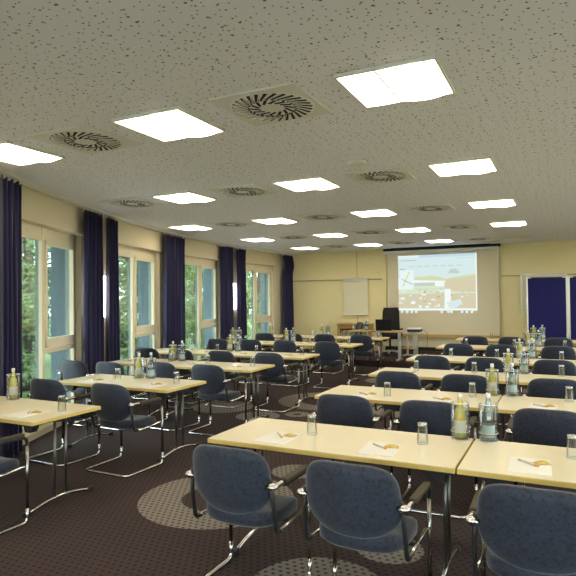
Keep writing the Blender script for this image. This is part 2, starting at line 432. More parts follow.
def curtain(y0, y1, folds, label, seed, gather=.1, bulge=0.):
    rnd = random.Random(seed); ph = rnd.random()*6
    y0b, y1b = y0, y1
    mb = MB()
    def fn(u, v):
        z = .03 + v*(2.93-.03)
        g = 1.08 - .14*v + (.03 if v > .93 else 0)
        c_ = (y0b+y1b)/2; y = c_ + (u-.5)*(y1b-y0b)*g + (bulge*math.exp(-((v-.9)/.06)**2) if bulge else 0)
        ins = 155e-3 + .048*math.sin(folds*2*PI*u+ph+.5*math.sin(3*v)) + .015*math.sin(folds*4.3*PI*u+2*v)
        if v > .97: z += .012*math.sin(folds*4*PI*u)
        return Vector((XA(y, ins), y, z))
    mb.grid(fn, folds*12, 24)
    o = mb.build('curtain', 'curtain', normals=False)
    md = o.modifiers.new('thickness', 'SOLIDIFY'); md.thickness = .006
    tag(o, label, 'curtain', 'navy curtains along the window wall')
    # hooks / glider heads
    hk = MB(); n = folds*2
    for i in range(n*2):
        ya, yb_ = y0+(y1-y0)*i/n/2, y0+(y1-y0)*(i+1)/n/2
        hk.prism([(XA(ya, .152), ya), (XA(ya, .158), ya), (XA(yb_, .158), yb_), (XA(yb_, .152), yb_)], 2.915, 2.93)
    for i in range(n+1):
        y = y0+(y1-y0)*i/n; x = XA(y, .155); hk.box(x-.006, x+.006, y-.006, y+.006, 2.925, 2.963)
    hk.build('header_tape', 'white', o)
    return o
curtain(3.76, 4.17, 4, 'navy curtain at the far left edge of the picture, before the nearest window', 1)
curtain(5.78, 6.38, 5, 'navy curtain just right of the nearest window, left of the first glowing wall lamp', 2)
curtain(6.50, 6.84, 3, 'narrow navy curtain between the first wall lamp and the second window', 3)
curtain(8.68, 9.50, 6, 'wide navy curtain between the second and third windows', 4)
curtain(11.36, 11.92, 5, 'navy curtain left of the farther wall lamp, after the third window', 5)
curtain(12.22, 12.64, 4, 'navy curtain right of the farther wall lamp, before the farthest window', 6)
curtain(14.72, 15.20, 4, 'navy curtain in the far corner where windows meet the back wall', 7, bulge=.10)

def sconce(y, label):
    x = XA(y)+.0
    a = math.atan2(CY-y, CX-x)
    e = empty('wall_lamp', (x, y, 1.38), a); tag(e, label, 'wall lamp', 'glowing wall lamps on window pillars')
    s_ = MB(); s_.lathe([(0, .02), (.058, .02), (.062, .05), (.062, .62), (.058, .65), (0, .65)], .035, 0, 16); s_.build('lamp_shade', 'sconce', e)
    s_ = MB(); s_.box(-.035, .0, -.05, .05, 0, .67); s_.build('back_plate', 'alu', e)
    s_ = MB(); s_.lathe([(0, 0), (.05, 0), (.05, .02), (0, .02)], .035, 0, 16); s_.lathe([(0, .65), (.05, .65), (.05, .67), (0, .67)], .035, 0, 16); s_.build('end_cap', 'alu', e)
sconce(6.54, 'tall glowing wall lamp between the two curtains after the nearest window')
sconce(12.2, 'tall glowing wall lamp between the two curtains before the farthest window')

# ------------------------------------------------------------------ ceiling fittings
LX = [-.925-1.766*k for k in (3, 2, 1, 0, -1, -2)]; LY = [3.434+2.54*k for k in range(5)]
ROWW = ['nearest', 'second', 'third', 'fourth', 'farthest']
COLW = ['window-most', 'left', 'middle', 'right-hand']
def make_light(lens_mat):
    e = empty('ceiling_light')
    f = MB(); s_ = .305
    for (x0, x1, y0, y1) in ((-s_, s_, -s_, -s_+.014), (-s_, s_, s_-.014, s_), (-s_, -s_+.014, -s_, s_), (s_-.014, s_, -s_, s_)): f.box(x0, x1, y0, y1, -.022, 0)
    f.build('frame', 'white', e)
    g = MB()
    def zf(x):   # two shallow swellings with a valley between
        if x < .40: return -.013-.010*math.sin(PI*x/.40)
        return -.013-.023*math.sin(PI*(x-.40)/.60)**1.1
    w = .289
    g.grid(lambda u, v: Vector((-w+2*w*u, -w+2*w*v, zf(u))), 24, 2)
    # end cheeks
    for yy in (-w, w):
        for i in range(24):
            u0, u1 = i/24, (i+1)/24
            g.quad([(-w+2*w*u0, yy, zf(u0)), (-w+2*w*u1, yy, zf(u1)), (-w+2*w*u1, yy, -.001), (-w+2*w*u0, yy, -.001)])
    g.build('lens', lens_mat, e, normals=False)
    v = MB(); xv = -w+2*w*.40; v.box(xv-.006, xv+.006, -w, w, -.0165, -.010); v.build('valley_shade', 'edge', e)  # tan strip paints the warm shading of the lens valley
    return Proto(e)
LP = make_light('lamp')
for j, y in enumerate(LY):
    for i, x in enumerate(LX):
        if x < XA(y)+.55: continue
        if j == 4 and i == 3: continue
        vis = i < 4
        lab = 'glowing square ceiling light, %s row, %s column' % (ROWW[j], COLW[i]) if vis else \
              'square ceiling light right of the picture, %s row, %s' % (ROWW[j], ['inner column', 'by right wall'][i-4])
        LP.put((x, y, H), 0, lab, 'ceiling light', 'square ceiling lights')
for i, x in enumerate(LX[1:]):
    LP.put((x, LY[0]-2.56, H), 0, 'square ceiling light above the camera outside the picture, %s' % ['nearest the windows', 'window side', 'left of camera', 'right of camera', 'near right wall'][i], 'ceiling light', 'square ceiling lights')
U = make_light('lampdim'); U.put((LX[3], LY[4], H), 0, 'switched-off square ceiling light just in front of the projection screen', 'ceiling light', 'square ceiling lights')

def make_vent():
    e = empty('ceiling_vent'); s_ = .32
    p = MB(); p.box(-s_, s_, -s_, s_, -.012, 0, bev=.003); p.build('plate', 'plate', e)
    p = MB(); p.lathe([(0, -.0125), (.295, -.0125), (.295, -.016), (.27, -.018), (0, -.018)], seg=40); p.build('swirl_disc', 'plate', e)
    q = MB(); n = 28
    for k in range(n):
        a = 2*PI*k/n
        for (r0, r1, w, sk) in ((.160, .282, .0130, .16), (.09, .160, .0105, .32)):
            if r0 < .12 and k % 2: continue
            m4 = Matrix.Rotation(a, 4, 'Z') @ Matrix.Translation((r0, 0, 0)) @ Matrix.Rotation(sk+.55, 4, 'Z')
            vs = q.box(0, (r1-r0)*1.12, -w, w, -.0195, -.0175); bmesh.ops.transform(q.bm, matrix=m4, verts=vs)
    q.build('slots', 'dark', e)
    q = MB(); 
    for k in range(n):
        a = 2*PI*(k+.35)/n
        m4 = Matrix.Rotation(a, 4, 'Z') @ Matrix.Translation((.17, 0, 0)) @ Matrix.Rotation(.71, 4, 'Z')
        vs = q.box(0, .12, -.002, .002, -.026, -.018); bmesh.ops.transform(q.bm, matrix=m4, verts=vs)
    q.build('vanes', 'plate', e)
    return Proto(e)
VP = make_vent(); VX = [-5.34, -3.574, -1.808]
for j, y in enumerate(LY):
    for i, x in enumerate(VX):
        if x < XA(y)+.5: continue
        VP.put((x, y, H), 0, 'square swirl air vent in the ceiling, %s row, %s of its row' % (ROWW[j], ['leftmost', 'middle one', 'rightmost'][i] if j else ['', 'left one', 'right one'][i]), 'ceiling vent', 'swirl air vents in the ceiling')
d = MB(); d.lathe([(0, -.0), (.09, 0), (.09, -.012), (.075, -.022), (0, -.024)], seg=28)
tag(d.build('ceiling_speaker', 'plate', loc=(-1.83, 5.27, H)), 'small round cream disc on the ceiling before the second row of vents', 'ceiling speaker')
e = empty('slot_vent', (-2.2, 14.45, H)); tag(e, 'long slotted air grille in the ceiling above the projection screen', 'air vent')
g = MB(); g.box(-.8, .8, -.09, .09, -.012, 0); g.build('frame', 'plate', e)
g = MB()
for i in range(30): x = -.77+1.54*i/29; g.box(x-.012, x+.012, -.06, .06, -.0135, -.0118)
g.build('slots', 'dark', e)

# ------------------------------------------------------------------ table
def make_table():
    e = empty('seminar_table'); Lx, D, T = 1.59, .70, .74     # origin: front-left corner at floor
    m = MB(); m.box(.003, Lx-.003, .003, D-.003, T-.004, T); m.build('tabletop', 'top', e)
    m = MB(); m.box(0, Lx, 0, D, T-.030, T-.0035, bev=.002); m.build('edge_band', 'edge', e)
    for sx in (0, 1):
        x = .19 if sx == 0 else Lx-.11
        for y in (D/2-.055, D/2+.055):
            l = MB(); l.tube([(x, y, .055), (x, y, T-.03)], .0125, 12); l.build('leg', 'darkleg', e)
        fpt = [(x, .04+(D-.08)*i/14, .022+.045*math.sin(PI*i/14)) for i in range(15)]
        f = MB(); f.tube(fpt, .014, 12); fo = f.build('foot', 'chrome', e)
        for y in (.03, D-.03):
            c_ = MB(); c_.box(x-.018, x+.018, y-.028, y+.028, 0, .04, bev=.008); c_.build('foot_cap', 'black', fo)
        f = MB(); f.tube([(x, .08, T-.045), (x, D-.08, T-.045)], .014, 10); f.build('cross_rail', 'dark_chrome', e)
        for y in (.07, D-.07):
            k = MB(); vs = k.prism([(-.07, 0), (.07, 0), (.035, -.065), (-.035, -.065)], -.03, .03)
            m4 = Matrix.Translation((x, y, T-.03)) @ Matrix.Rotation(PI/2, 4, 'X')
            k.xf(m4); k.build('bracket', 'black', e)
    m = MB(); m.box(.20, Lx-.14, D/2-.012, D/2+.012, T-.065, T-.03); m.build('long_beam', 'black', e)
    return Proto(e)
TP = make_table()

# ------------------------------------------------------------------ chair
def make_chair():
    e = empty('conference_armchair')
    # seat: padded, rounded outline, faces +Y
    def outline(w0, w1, yb, yf, n=40):
        pts = []
        for i in range(n):
            a = 2*PI*i/n; c_, s_ = math.cos(a), math.sin(a)
            ex = .55
            x = abs(c_)**ex*(1 if c_ > 0 else -1); y = abs(s_)**ex*(1 if s_ > 0 else -1)
            w = w0+(w1-w0)*(y+1)/2
            pts.append((x*w, (yb+yf)/2+y*(yf-yb)/2))
        return pts
    s_ = MB(); O = outline(.225, .245, -.20, .25); n = len(O); rings = []
    for (sc, z) in ((.90, -.052), (.985, -.038), (1.0, -.008), (.985, .020), (.93, .033), (.6, .042), (.3, .040)):
        ring = []
        for (x, y) in O:
            yy = .025+(y-.025)*sc; xx = x*sc
            dz = .018*(abs(xx)/.24)**2 - .03*max(0, (yy-.12)/.13)**2 + .024*max(0, (-yy-.05)/.15)
            ring.append(s_.bm.verts.new((xx, yy, .445+z+dz)))
        rings.append(ring)
    for A, B in zip(rings, rings[1:]):
        for k in range(n):
            f = s_.bm.faces.new((A[k], A[(k+1) % n], B[(k+1) % n], B[k])); f.smooth = True
    s_.bm.faces.new(list(reversed(rings[0]))); f = s_.bm.faces.new(rings[-1]); f.smooth = True
    s_.build('seat', 'fabric', e)
    # backrest: curved padded shell, flat-bottomed oval outline
    bk = MB(); nn = 48
    def bo(i):
        a = 2*PI*i/nn; c_, q = math.cos(a), math.sin(a)
        ex = .50 if q > 0 else .80
        x = abs(c_)**ex*(1 if c_ > 0 else -1); z = abs(q)**ex*(1 if q > 0 else -1)
        return x*.250*(1.0-.03*z if z > 0 else 1-.05*z*z), z*(.195 if z > 0 else .180)
    rings = []
    for (sc, th) in ((.35, -.026), (.75, -.026), (.93, -.021), (.985, -.010), (1, .004), (.985, .016), (.93, .024), (.7, .028), (.35, .028)):
        ring = []
        for i in range(nn):
            x, z = bo(i); x *= sc; z *= sc
            y = -.235 + .055*(x/.25)**2 - .075*(z/.2)*.5 - .012*(1-(z/.2)**2) + th
            ring.append(bk.bm.verts.new((x, y, .668+z)))
        rings.append(ring)
    for A, B in zip(rings, rings[1:]):
        for k in range(nn):
            f = bk.bm.faces.new((A[k], A[(k+1) % nn], B[(k+1) % nn], B[k])); f.smooth = True
    f = bk.bm.faces.new(list(reversed(rings[0]))); f.smooth = True; f = bk.bm.faces.new(rings[-1]); f.smooth = True
    bk.build('backrest', 'fabric', e)
    X = .275
    for sg in (-1, 1):
        # black upright bracket
        u = MB(); u.tube(bend([(sg*.252, -.205, .70), (sg*.262, -.195, .56), (sg*.262, -.165, .41), (sg*.262, -.11, .405)], .03), .012, 8); u.build('back_bracket', 'black', e)
        # chrome knuckle to arm
        c_ = MB(); c_.tube(bend([(sg*.235, -.215, .665), (sg*.285, -.225, .668), (sg*X, -.16, .668), (sg*X, -.08, .660)], .03), .0145, 10)
        c_.lathe([(0, .650), (.017, .650), (.017, .688), (0, .688)], sg*.262, -.212, 12); c_.build('arm_joint', 'chrome', e)
        # arm tube with pad; post, floor runner
        a = MB(); a.box(sg*X-.022, sg*X+.022, -.10, .19, .655, .682, bev=.010); a.build('arm_pad', 'armpad', e)
        r = MB(); r.tube(bend([(sg*X, -.09, .650), (sg*X, .215, .645), (sg*X, .225, .56)], .045), .0125, 10); r.build('arm_tube', 'black', e)
        # side seat rail
        q = MB(); q.tube([(sg*.262, -.12, .408), (sg*.255, .05, .408), (sg*.262, .18, .425), (sg*X, .222, .430)], .0105, 10); q.build('seat_rail', 'chrome', e)
    fr = MB()
    path = [(-X, .222, .12), (-X, .222, .0135), (-X*.98, -.28, .0135), (X*.98, -.28, .0135), (X, .222, .0135), (X, .222, .12)]
    fr.tube(bend(path, .075, 7), .0125, 12)
    fr.build('sled_base', 'chrome', e)
    for sg in (-1, 1):
        p_ = MB(); p_.tube([(sg*X, .222, .12), (sg*X, .222, .60)], .0122, 12); p_.build('leg', 'dark_chrome', e)  # darker chrome stands in for the dark floor mirrored in the posts
    x_ = MB(); x_.tube([(-.26, .03, .404), (.26, .03, .404)], .010, 8); x_.build('cross_bar', 'black', e)
    return Proto(e)
CP = make_chair()

# ------------------------------------------------------------------ table-top items
def make_glass():
    e = empty('drinking_glass')       # stands upside down
    g = MB(); g.lathe([(.034, .0), (.0335, .04), (.031, .09), (.0295, .118)], seg=20); g.lathe([(.0318, .0), (.0313, .04), (.029, .09), (.0275, .112)], seg=20); g.build('tumbler_wall', 'glass', e)
    g = MB(); g.lathe([(0, .112), (.0275, .112), (.0297, .117), (.0297, .127), (.028, .130), (0, .128)], seg=20); g.build('tumbler_base', 'glassbase', e)
    g = MB(); g.tube([(.0335*math.cos(2*PI*k/20), .0335*math.sin(2*PI*k/20), .0022) for k in range(20)], .0020, 5, closed=True); g.build('lip', 'rim', e)
    return Proto(e)
GP = make_glass()
GX = {}
def make_pad():
    e = empty('notepad'); p = MB(); p.box(-.105, .105, -.148, .148, 0, .004); p.build('paper_stack', 'paper', e)
    return Proto(e)
PP = make_pad()
def make_pen():
    e = empty('pen'); p = MB(); p.tube([(-.068, 0, .0065), (.045, 0, .0065)], .0062, 8); p.build('barrel', 'pen', e)
    p = MB(); p.tube([(.045, 0, .0065), (.062, 0, .0065), (.074, 0, .0045)], [.0064, .0055, .001], 8); p.build('tip', 'orange', e)
    p = MB(); p.box(-.06, -.02, -.0015, .0015, .010, .012); p.build('clip', 'alu', e)
    return Proto(e)
NP = make_pen()
def make_candy():
    e = empty('wrapped_sweet')
    m = MB()
    def pad(cx, cy, w, l, h, rot):
        m4 = Matrix.Translation((cx, cy, 0)) @ Matrix.Rotation(rot, 4, 'Z')
        A = m.grid(lambda u, v: m4 @ Vector(((u-.5)*l, (v-.5)*w*(1 if .15 < u < .85 else 1.15), .001+h*max(0, math.sin(PI*u))**.6*max(0, math.sin(PI*v))**.6)), 10, 6)
        m.grid(lambda u, v: m4 @ Vector(((u-.5)*l, (v-.5)*w, .0006)), 1, 1)
    pad(0, 0, .050, .088, .017, .2); m.build('wrapper', 'gold', e, normals=False)
    return Proto(e)
WP = make_candy()
def make_cooler():
    e = empty('bottle_cooler'); g = MB(); g.lathe([(0, .004), (.056, .004), (.058, .02), (.058, .235)], seg=28); g.lathe([(.054, .235), (.054, .012), (0, .012)], seg=28); g.build('cylinder_wall', 'cooler', e)
    g = MB()
    g.tube([(.0575*math.cos(2*PI*k/28), .0575*math.sin(2*PI*k/28), .236) for k in range(28)], .0028, 6, closed=True); g.build('rim', 'rim', e); g = MB()
    g.tube([(.0585*math.cos(2*PI*k/28), .0585*math.sin(2*PI*k/28), .055) for k in range(28)], .0016, 6, closed=True); g.build('lower_ring', 'rim', e); g = MB()
    g.tube([(.055*math.cos(2*PI*k/28), .055*math.sin(2*PI*k/28), .003) for k in range(28)], .0028, 6, closed=True)
    g.build('base_ring', 'rim', e); return Proto(e)
KP = make_cooler()
def make_bottle(kind):
    e = empty('juice_bottle' if kind == 'j' else 'water_bottle')
    if kind == 'j':
        g = MB(); g.lathe([(0, .013), (.034, .013), (.036, .02), (.036, .15), (.030, .185), (.016, .225), (.0135, .25), (.0135, .275)], seg=22); g.build('bottle_body', 'juice', e)
        g = MB(); g.lathe([(.0365, .05), (.0365, .125)], seg=22); g.build('label', 'label_cream', e)
        g = MB(); g.lathe([(.0367, .028), (.0367, .050)], seg=22); g.lathe([(.032, .178), (.0245, .203)], seg=22); g.build('lower_label', 'label_green', e)
        g = MB(); g.lathe([(.0145, .262), (.0155, .264), (.0155, .290), (.013, .293), (0, .293)], seg=18); g.build('cap', 'cap', e)
    else:
        g = MB(); g.lathe([(0, .013), (.036, .013), (.038, .02), (.038, .12), (.034, .16), (.022, .22), (.014, .26), (.0135, .285)], seg=22); g.build('bottle_body', 'water', e)
        g = MB(); g.lathe([(.0384, .045), (.0384, .105)], seg=22); g.build('label', 'label_blue', e)
        g = MB(); g.lathe([(.0386, .030), (.0386, .040)], seg=22); g.build('lower_label', 'label_cream', e)
        # round pale emblem ring on the shoulder, turned to the camera side
        g = MB()
        for k in range(14):
            a0, a1 = 2*PI*k/14, 2*PI*(k+1)/14
            def pt(r, a): 
                z = .150+r*math.sin(a); rad = .0355-.0155*max(0, (z-.145)/.07)+.001
                th = -PI/2 + r*math.cos(a)/.035; return (rad*math.cos(th), rad*math.sin(th), z)
            g.quad([pt(.006, a0), pt(.010, a0), pt(.010, a1), pt(.006, a1)])
        g.build('emblem', 'label_cream', e)
        g = MB(); g.lathe([(.0145, .272), (.0155, .274), (.0155, .300), (.013, .303), (0, .303)], seg=18); g.build('cap', 'cap', e)
    return Proto(e)
JP, WB_ = make_bottle('j'), make_bottle('w')

TT = .74
rnd = random.Random(3)
def setting(x, y, z, where, gpos=None, paper=True):
    """pad, pen and sweet in front of a seat, glass to its right; y is the table's front edge"""
    px = x-.06; py = y+.205
    if paper:
        r = rnd.uniform(-.06, .06)
        PP.put((px, py, z), r, 'white writing pad %s' % where, 'notepad', 'white pads on the tables')
        NP.put((px-.01+rnd.uniform(-.01, .01), py+.03, z+.004), -.75+rnd.uniform(-.15, .15), 'pale orange-ended pen on pad %s' % where, 'pen', 'pens on the pads')
        WP.put((px+.055, py+.055, z+.004), .1+rnd.uniform(-.3, .3), 'gold-wrapped sweet on pad %s' % where, 'sweet', 'wrapped sweets on the pads')
    gx, gy = gpos or (x+.13, y+.40)
    GP.put((gx, gy, z), 0, 'upturned tumbler beside pad %s' % where, 'glass', 'upturned tumblers on the tables')
def pair(x, y, z, where, dx=.15, only=None):
    KP.put((x-dx/2, y, z), 0, 'clear cooler around the yellow bottle %s' % where, 'bottle cooler', 'clear bottle coolers')
    JP.put((x-dx/2, y, z), .3, 'yellow juice bottle in cooler %s' % where, 'bottle', 'juice and water bottles')
    if only == 'j': return
    KP.put((x+dx/2, y+.02, z), 0, 'clear cooler around the water bottle %s' % where, 'bottle cooler', 'clear bottle coolers')
    WB_.put((x+dx/2, y+.02, z), .2, 'clear pale-labelled water bottle in cooler %s' % where, 'bottle', 'juice and water bottles')

ORD = ['nearest', 'second', 'third', 'fourth', 'fifth', 'farthest']
YR = [3.097, 4.856, 6.473, 8.228, 10.347, 12.241]
YL = [2.955, 4.551, 6.209, 7.794, 9.993, 11.90]
XRt = -2.14; XLt = -3.626
GRX = [[(-1.55, 3.47), (-.82, 3.53), (.02, 3.56)], [(-1.50, 5.08), (-.78, 5.34), (.01, 5.44)], [(-1.68, 6.95), (-1.0, 7.02), (-.06, 7.07)],
       [(-1.58, 8.75), (-.93, 8.80), (-.07, 8.80)], [(-1.68, 10.85), (-.85, 10.9), (-.03, 10.9)], [(-1.45, 12.75), (-.80, 12.78), (.02, 12.8)]]
for r, y in enumerate(YR):
    blk = '%s row, right block' % ORD[r]
    TP.put((XRt, y, 0), 0, 'pale maple seminar table, left one in the %s' % blk, 'table', 'seminar tables in rows')
    TP.put((XRt+1.60, y, 0), 0, 'pale maple seminar table, right one in the %s' % blk, 'table', 'seminar tables in rows')
    for s_, x in (('left', -1.655), ('middle', -.965), ('right', -.13)):
        CP.put((x+rnd.uniform(-.015, .015), y-.27+rnd.uniform(-.02, .02), 0), rnd.uniform(-.04, .04), 'slate blue armchair at the %s seat, %s' % (s_, blk), 'chair', 'blue armchairs at the tables')
        setting(x, y, TT, 'at the %s seat, %s' % (s_, blk), GRX[r][('left', 'middle', 'right').index(s_)])
    pair(XRt+1.60+.0, y+.645, TT, 'between the tables, %s' % blk, dx=.17)
NAMES = ['aisle seat', 'second seat from aisle', 'third seat from aisle', 'window-most seat']
for r, y in enumerate(YL):
    blk = '%s row, window-side block' % ORD[r]
    two = r >= 2
    o = TP.put((XLt-1.60 if r else XLt-1.60+.16, y, 0), 0, 'pale maple seminar table%s in the %s' % (', aisle-side one' if two else '', blk), 'table', 'seminar tables in rows')
    if r == 0: o.scale = (.9, 1, 1)
    if two: o = TP.put((XLt-3.20 if r > 2 else XLt-1.605-.895, y, 0), 0, 'pale maple seminar table, window-side one in the %s' % blk, 'table', 'seminar tables in rows')
    if r == 2: o.scale = (.56, 1, 1)
    xs = [-3.95, -4.79] + ([-5.57, -6.30] if two else [])
    if r == 0: xs = [-3.90]
    if r == 2: xs = [-3.95, -4.68, -5.32, -5.93]
    for s_, x in enumerate(xs):
        CP.put((x, y-(.25 if r != 2 or s_ < 2 else .50)+rnd.uniform(-.02, .02), 0), rnd.uniform(-.05, .05), 'slate blue armchair at the %s, %s' % (NAMES[s_], blk), 'chair', 'blue armchairs at the tables')
        setting(x if (r != 2 or s_ < 3) else -5.86, y, TT, 'at the %s, %s' % (NAMES[s_], blk), (x+.10, y+.42) if r == 2 and s_ > 1 else None)
pair(-4.55, YL[0]+.60, TT, 'on the nearest window-side table', only='j')
pair(-4.42, YL[1]+.58, TT, 'on the second window-side table', dx=.16)
for r in (2, 3, 4, 5): pair(-5.20, YL[r]+.55, TT, 'between the window-side tables, %s row' % ORD[r])
pair(-6.45, YL[4]+.45, TT, 'at the window end of the fifth row')
pair(-6.55, YL[5]+.50, TT, 'at the window end of the farthest row', only='j')
WB_.put((-6.05, YL[3]+.5, TT), 0, 'water bottle without cooler near the window end, fourth row', 'bottle', 'juice and water bottles')

# ------------------------------------------------------------------ front of the room
PZ = .14
p = MB(); p.box(-7.35, XR, 12.96, YB, 0, PZ); o = p.build('floor_stage', 'carpet'); struct(o); o.name = 'floor_stage'
# projection screen with its picture
e = empty('projection_screen', (-2.99, YB-.10, .60)); tag(e, 'large lowered projection screen showing a web page with a terrace picture', 'projection screen')
s_ = MB(); s_.box(-1.44, 1.44, -.006, .0, .04, 2.25); s_.build('cloth', 'screen', e)
s_ = MB(); s_.box(-1.57, 1.47, -.09, .08, 2.25, 2.33, bev=.01); s_.build('housing', 'plate', e)
s_ = MB(); s_.box(-1.30, 1.30, -.2, .1, 2.36, 2.398); s_.box(-1.57, 1.50, -.05, .09, 2.33, 2.40); s_.build('ceiling_slot', 'dark', e)
s_ = MB(); s_.box(-1.45, 1.45, -.018, .014, .0, .045); s_.build('weight_bar', 'wood', e)
for a in (-1.453, 1.440):
    s_ = MB(); s_.box(a, a+.013, -.012, .004, .04, 2.25); s_.build('side_hem', 'plate', e)
def em(n, c_, s=.74): M[n] = emis(n, c_, s); return n
PIX = dict(bg=em('beam_pale', (.66, .80, .80)), bar=em('beam_bar', (.50, .68, .80)), tab=em('beam_tab', (.78, .88, .90)), grey=em('beam_grey', (.45, .52, .52)), wht=em('beam_white', (.85, .92, .90)),
    grn=em('beam_green', (.64, .70, .40)), lgr=em('beam_light_green', (.66, .78, .56)), brn=em('beam_brown', (.50, .42, .27)), tan=em('beam_tan', (.66, .60, .42)), hill=em('beam_haze', (.55, .62, .56)), yel=em('beam_yellow', (.70, .74, .25)))
im = MB(); X0, X1, Z0, Z1 = -4.15+2.99, -2.07+2.99, 1.29-.60, 2.79-.60; W_, H_ = X1-X0, Z1-Z0
lay = [0]
def R(u0, v0, u1, v1, c_):    # v from the top
    lay[0] += 1; y = -.0065-.00012*lay[0]
    im.quad([(X0+u0*W_, y, Z1-v1*H_), (X0+u1*W_, y, Z1-v1*H_), (X0+u1*W_, y, Z1-v0*H_), (X0+u0*W_, y, Z1-v0*H_)], PIX[c_])
def Pg(pts, c_):
    lay[0] += 1; y = -.0065-.00012*lay[0]; im.quad([(X0+u*W_, y, Z1-v*H_) for u, v in pts], PIX[c_])
R(0, 0, 1, 1, 'wht'); R(0, 0, .985, .42, 'bg'); R(.28, 0, .985, .045, 'bar'); R(0, 0, .28, .03, 'tab'); R(.02, .085, .24, .10, 'grey')
for i in range(6): R(.76+i*.04, .07, .772+i*.04, .085, 'grey')
R(.02, .235, .09, .255, 'grey')
for i in range(7): R(.15+i*.1, .20, .15+i*.1+.07, .21, 'grey')
R(.02, .27, .205, .64, 'tab'); Pg([(.05, .56), (.07, .56), (.16, .30), (.14, .30)], 'yel'); Pg([(.05, .42), (.19, .52), (.19, .54), (.05, .44)], 'grey')
Pg([(.21, .45), (.21, .40), (.45, .38), (.62, .43), (.985, .36), (.985, .50)], 'grn')
Pg([(.0, .64), (.205, .64), (.205, .50), (.6, .50), (.985, .47), (.985, .64), (.985, .70), (0, .72)], 'hill'); R(.0, .62, .985, .70, 'lgr'); R(.21, .56, .60, .61, 'lgr')
R(.48, .50, .60, .57, 'wht'); Pg([(.6, .55), (.62, .46), (.985, .40), (.985, .68), (.62, .66)], 'tan'); Pg([(.64, .34), (.68, .27), (.74, .26), (.79, .32), (.78, .35)], 'hill')
R(.0, .70, .985, .965, 'tan')
rr = random.Random(5)
for i in range(70):
    u = rr.uniform(.0, .93); v = rr.uniform(.60, .93); w = rr.uniform(.01, .055); h = rr.uniform(.01, .05)
    R(u, v, min(.985, u+w), min(.965, v+h), rr.choice(['brn', 'wht', 'wht', 'tan', 'tan', 'hill', 'lgr']))
R(.60, .62, .68, .96, 'wht'); Pg([(.66, .96), (.62, .86), (.80, .80), (.82, .88), (.74, .96)], 'bg')
R(.985, .045, 1, 1, 'wht'); R(0, .965, 1, .985, 'wht')
for u in (.03, .10, .16, .22, .55, .63, .67, .80, .86, .92): R(u, 1.01, u+.03, 1.045, 'tab')
R(0, 1.0, 1, 1.004, 'bg')
im.build('projected_web_page', None, e, normals=False)

# low convector bench under the screen
e = empty('convector_bench', (-2.6, YB-.33, PZ)); tag(e, 'low cream wall bench with wooden top running below the projection screen', 'bench')
s_ = MB(); s_.box(-1.95, 1.75, 0, .31, .41, .45); s_.build('top_board', 'wood', e)
s_ = MB(); s_.box(-1.93, 1.73, .05, .31, .17, .41); s_.build('front_panel', 'facade', e)
s_ = MB(); s_.box(-1.91, 1.71, .10, .31, .06, .17); s_.build('shadow_gap', 'black', e)
s_ = MB(); s_.box(-1.91, 1.71, .05, .31, 0, .06); s_.build('plinth', 'carpet_plinth', e)

# hanging flip pad on the rail
e = empty('hanging_flip_board', (-5.42, YB-.06, 1.17)); tag(e, 'blank cream flip board hanging from the rail on the back wall', 'flip board')
s_ = MB(); s_.box(-.37, .37, -.02, .02, 0, 1.03, bev=.005); s_.build('board', 'wbface', e)
s_ = MB(); s_.box(-.38, .38, -.035, .02, .96, 1.04); s_.build('clamp_bar', 'alu', e)
s_ = MB(); s_.box(-.37, .37, -.05, .02, -.015, .02); s_.build('pen_ledge', 'white', e)
s_ = MB()
for x in (-.32, .32): s_.tube([(x, .0, 1.0), (x, .03, 1.04)], .008, 6); s_.box(x-.012, x+.012, -.03, .045, .995, 1.03)
s_.build('hook', 'alu', e)
# whiteboard behind the pinboards
e = empty('whiteboard', (-.47, YB-.04, 1.30)); tag(e, 'grey-cream wall board partly hidden behind the blue pinboards', 'whiteboard')
s_ = MB(); s_.box(-.54, .50, -.02, .01, 0, .90, bev=.004); s_.build('board', 'wbface', e)
s_ = MB()
for (a, c_, p, q) in ((-.55, .51, -.01, .01), (-.55, .51, .895, .91), (-.55, -.535, -.01, .91), (.495, .51, -.01, .91)): s_.box(a, c_, -.03, .02, p, q)
s_.build('frame', 'alu', e)
def pinboard(x, w, y, label):
    e = empty('pinboard', (x+w/2, y, PZ)); tag(e, label, 'pinboard', 'blue pinboards at the back wall')
    s_ = MB(); s_.box(-w/2+.025, w/2-.025, -.012, .012, .46, 1.92); s_.build('felt_panel', 'felt', e)
    s_ = MB()
    for (a, c_) in ((-w/2, -w/2+.03), (w/2-.03, w/2)): s_.box(a, c_, -.02, .02, .3, 1.94)
    s_.build('post', 'alu', e)
    s_ = MB(); s_.box(-w/2+.10, w/2-.10, -.016, .016, 1.915, 1.945); s_.build('top_rail', 'black', e)
    s_ = MB(); s_.box(-w/2, w/2, -.016, .016, .435, .465); s_.build('bottom_rail', 'alu', e)
    for sx in (-1, 1):
        s_ = MB(); px = sx*(w/2-.015); s_.tube(bend([(px, 0, .32), (px, 0, .06), (px, -.02, .03)], .03), .014, 8); s_.tube([(px, -.25, .02), (px, 0, .06), (px, .25, .02)], .016, 8); s_.build('foot', 'alu', e)
pinboard(-.83, .86, 14.3, 'royal blue pinboard on metal posts, left one of the two')
pinboard(.05, .86, 14.3, 'royal blue pinboard cut by the right picture edge, right one of the two')

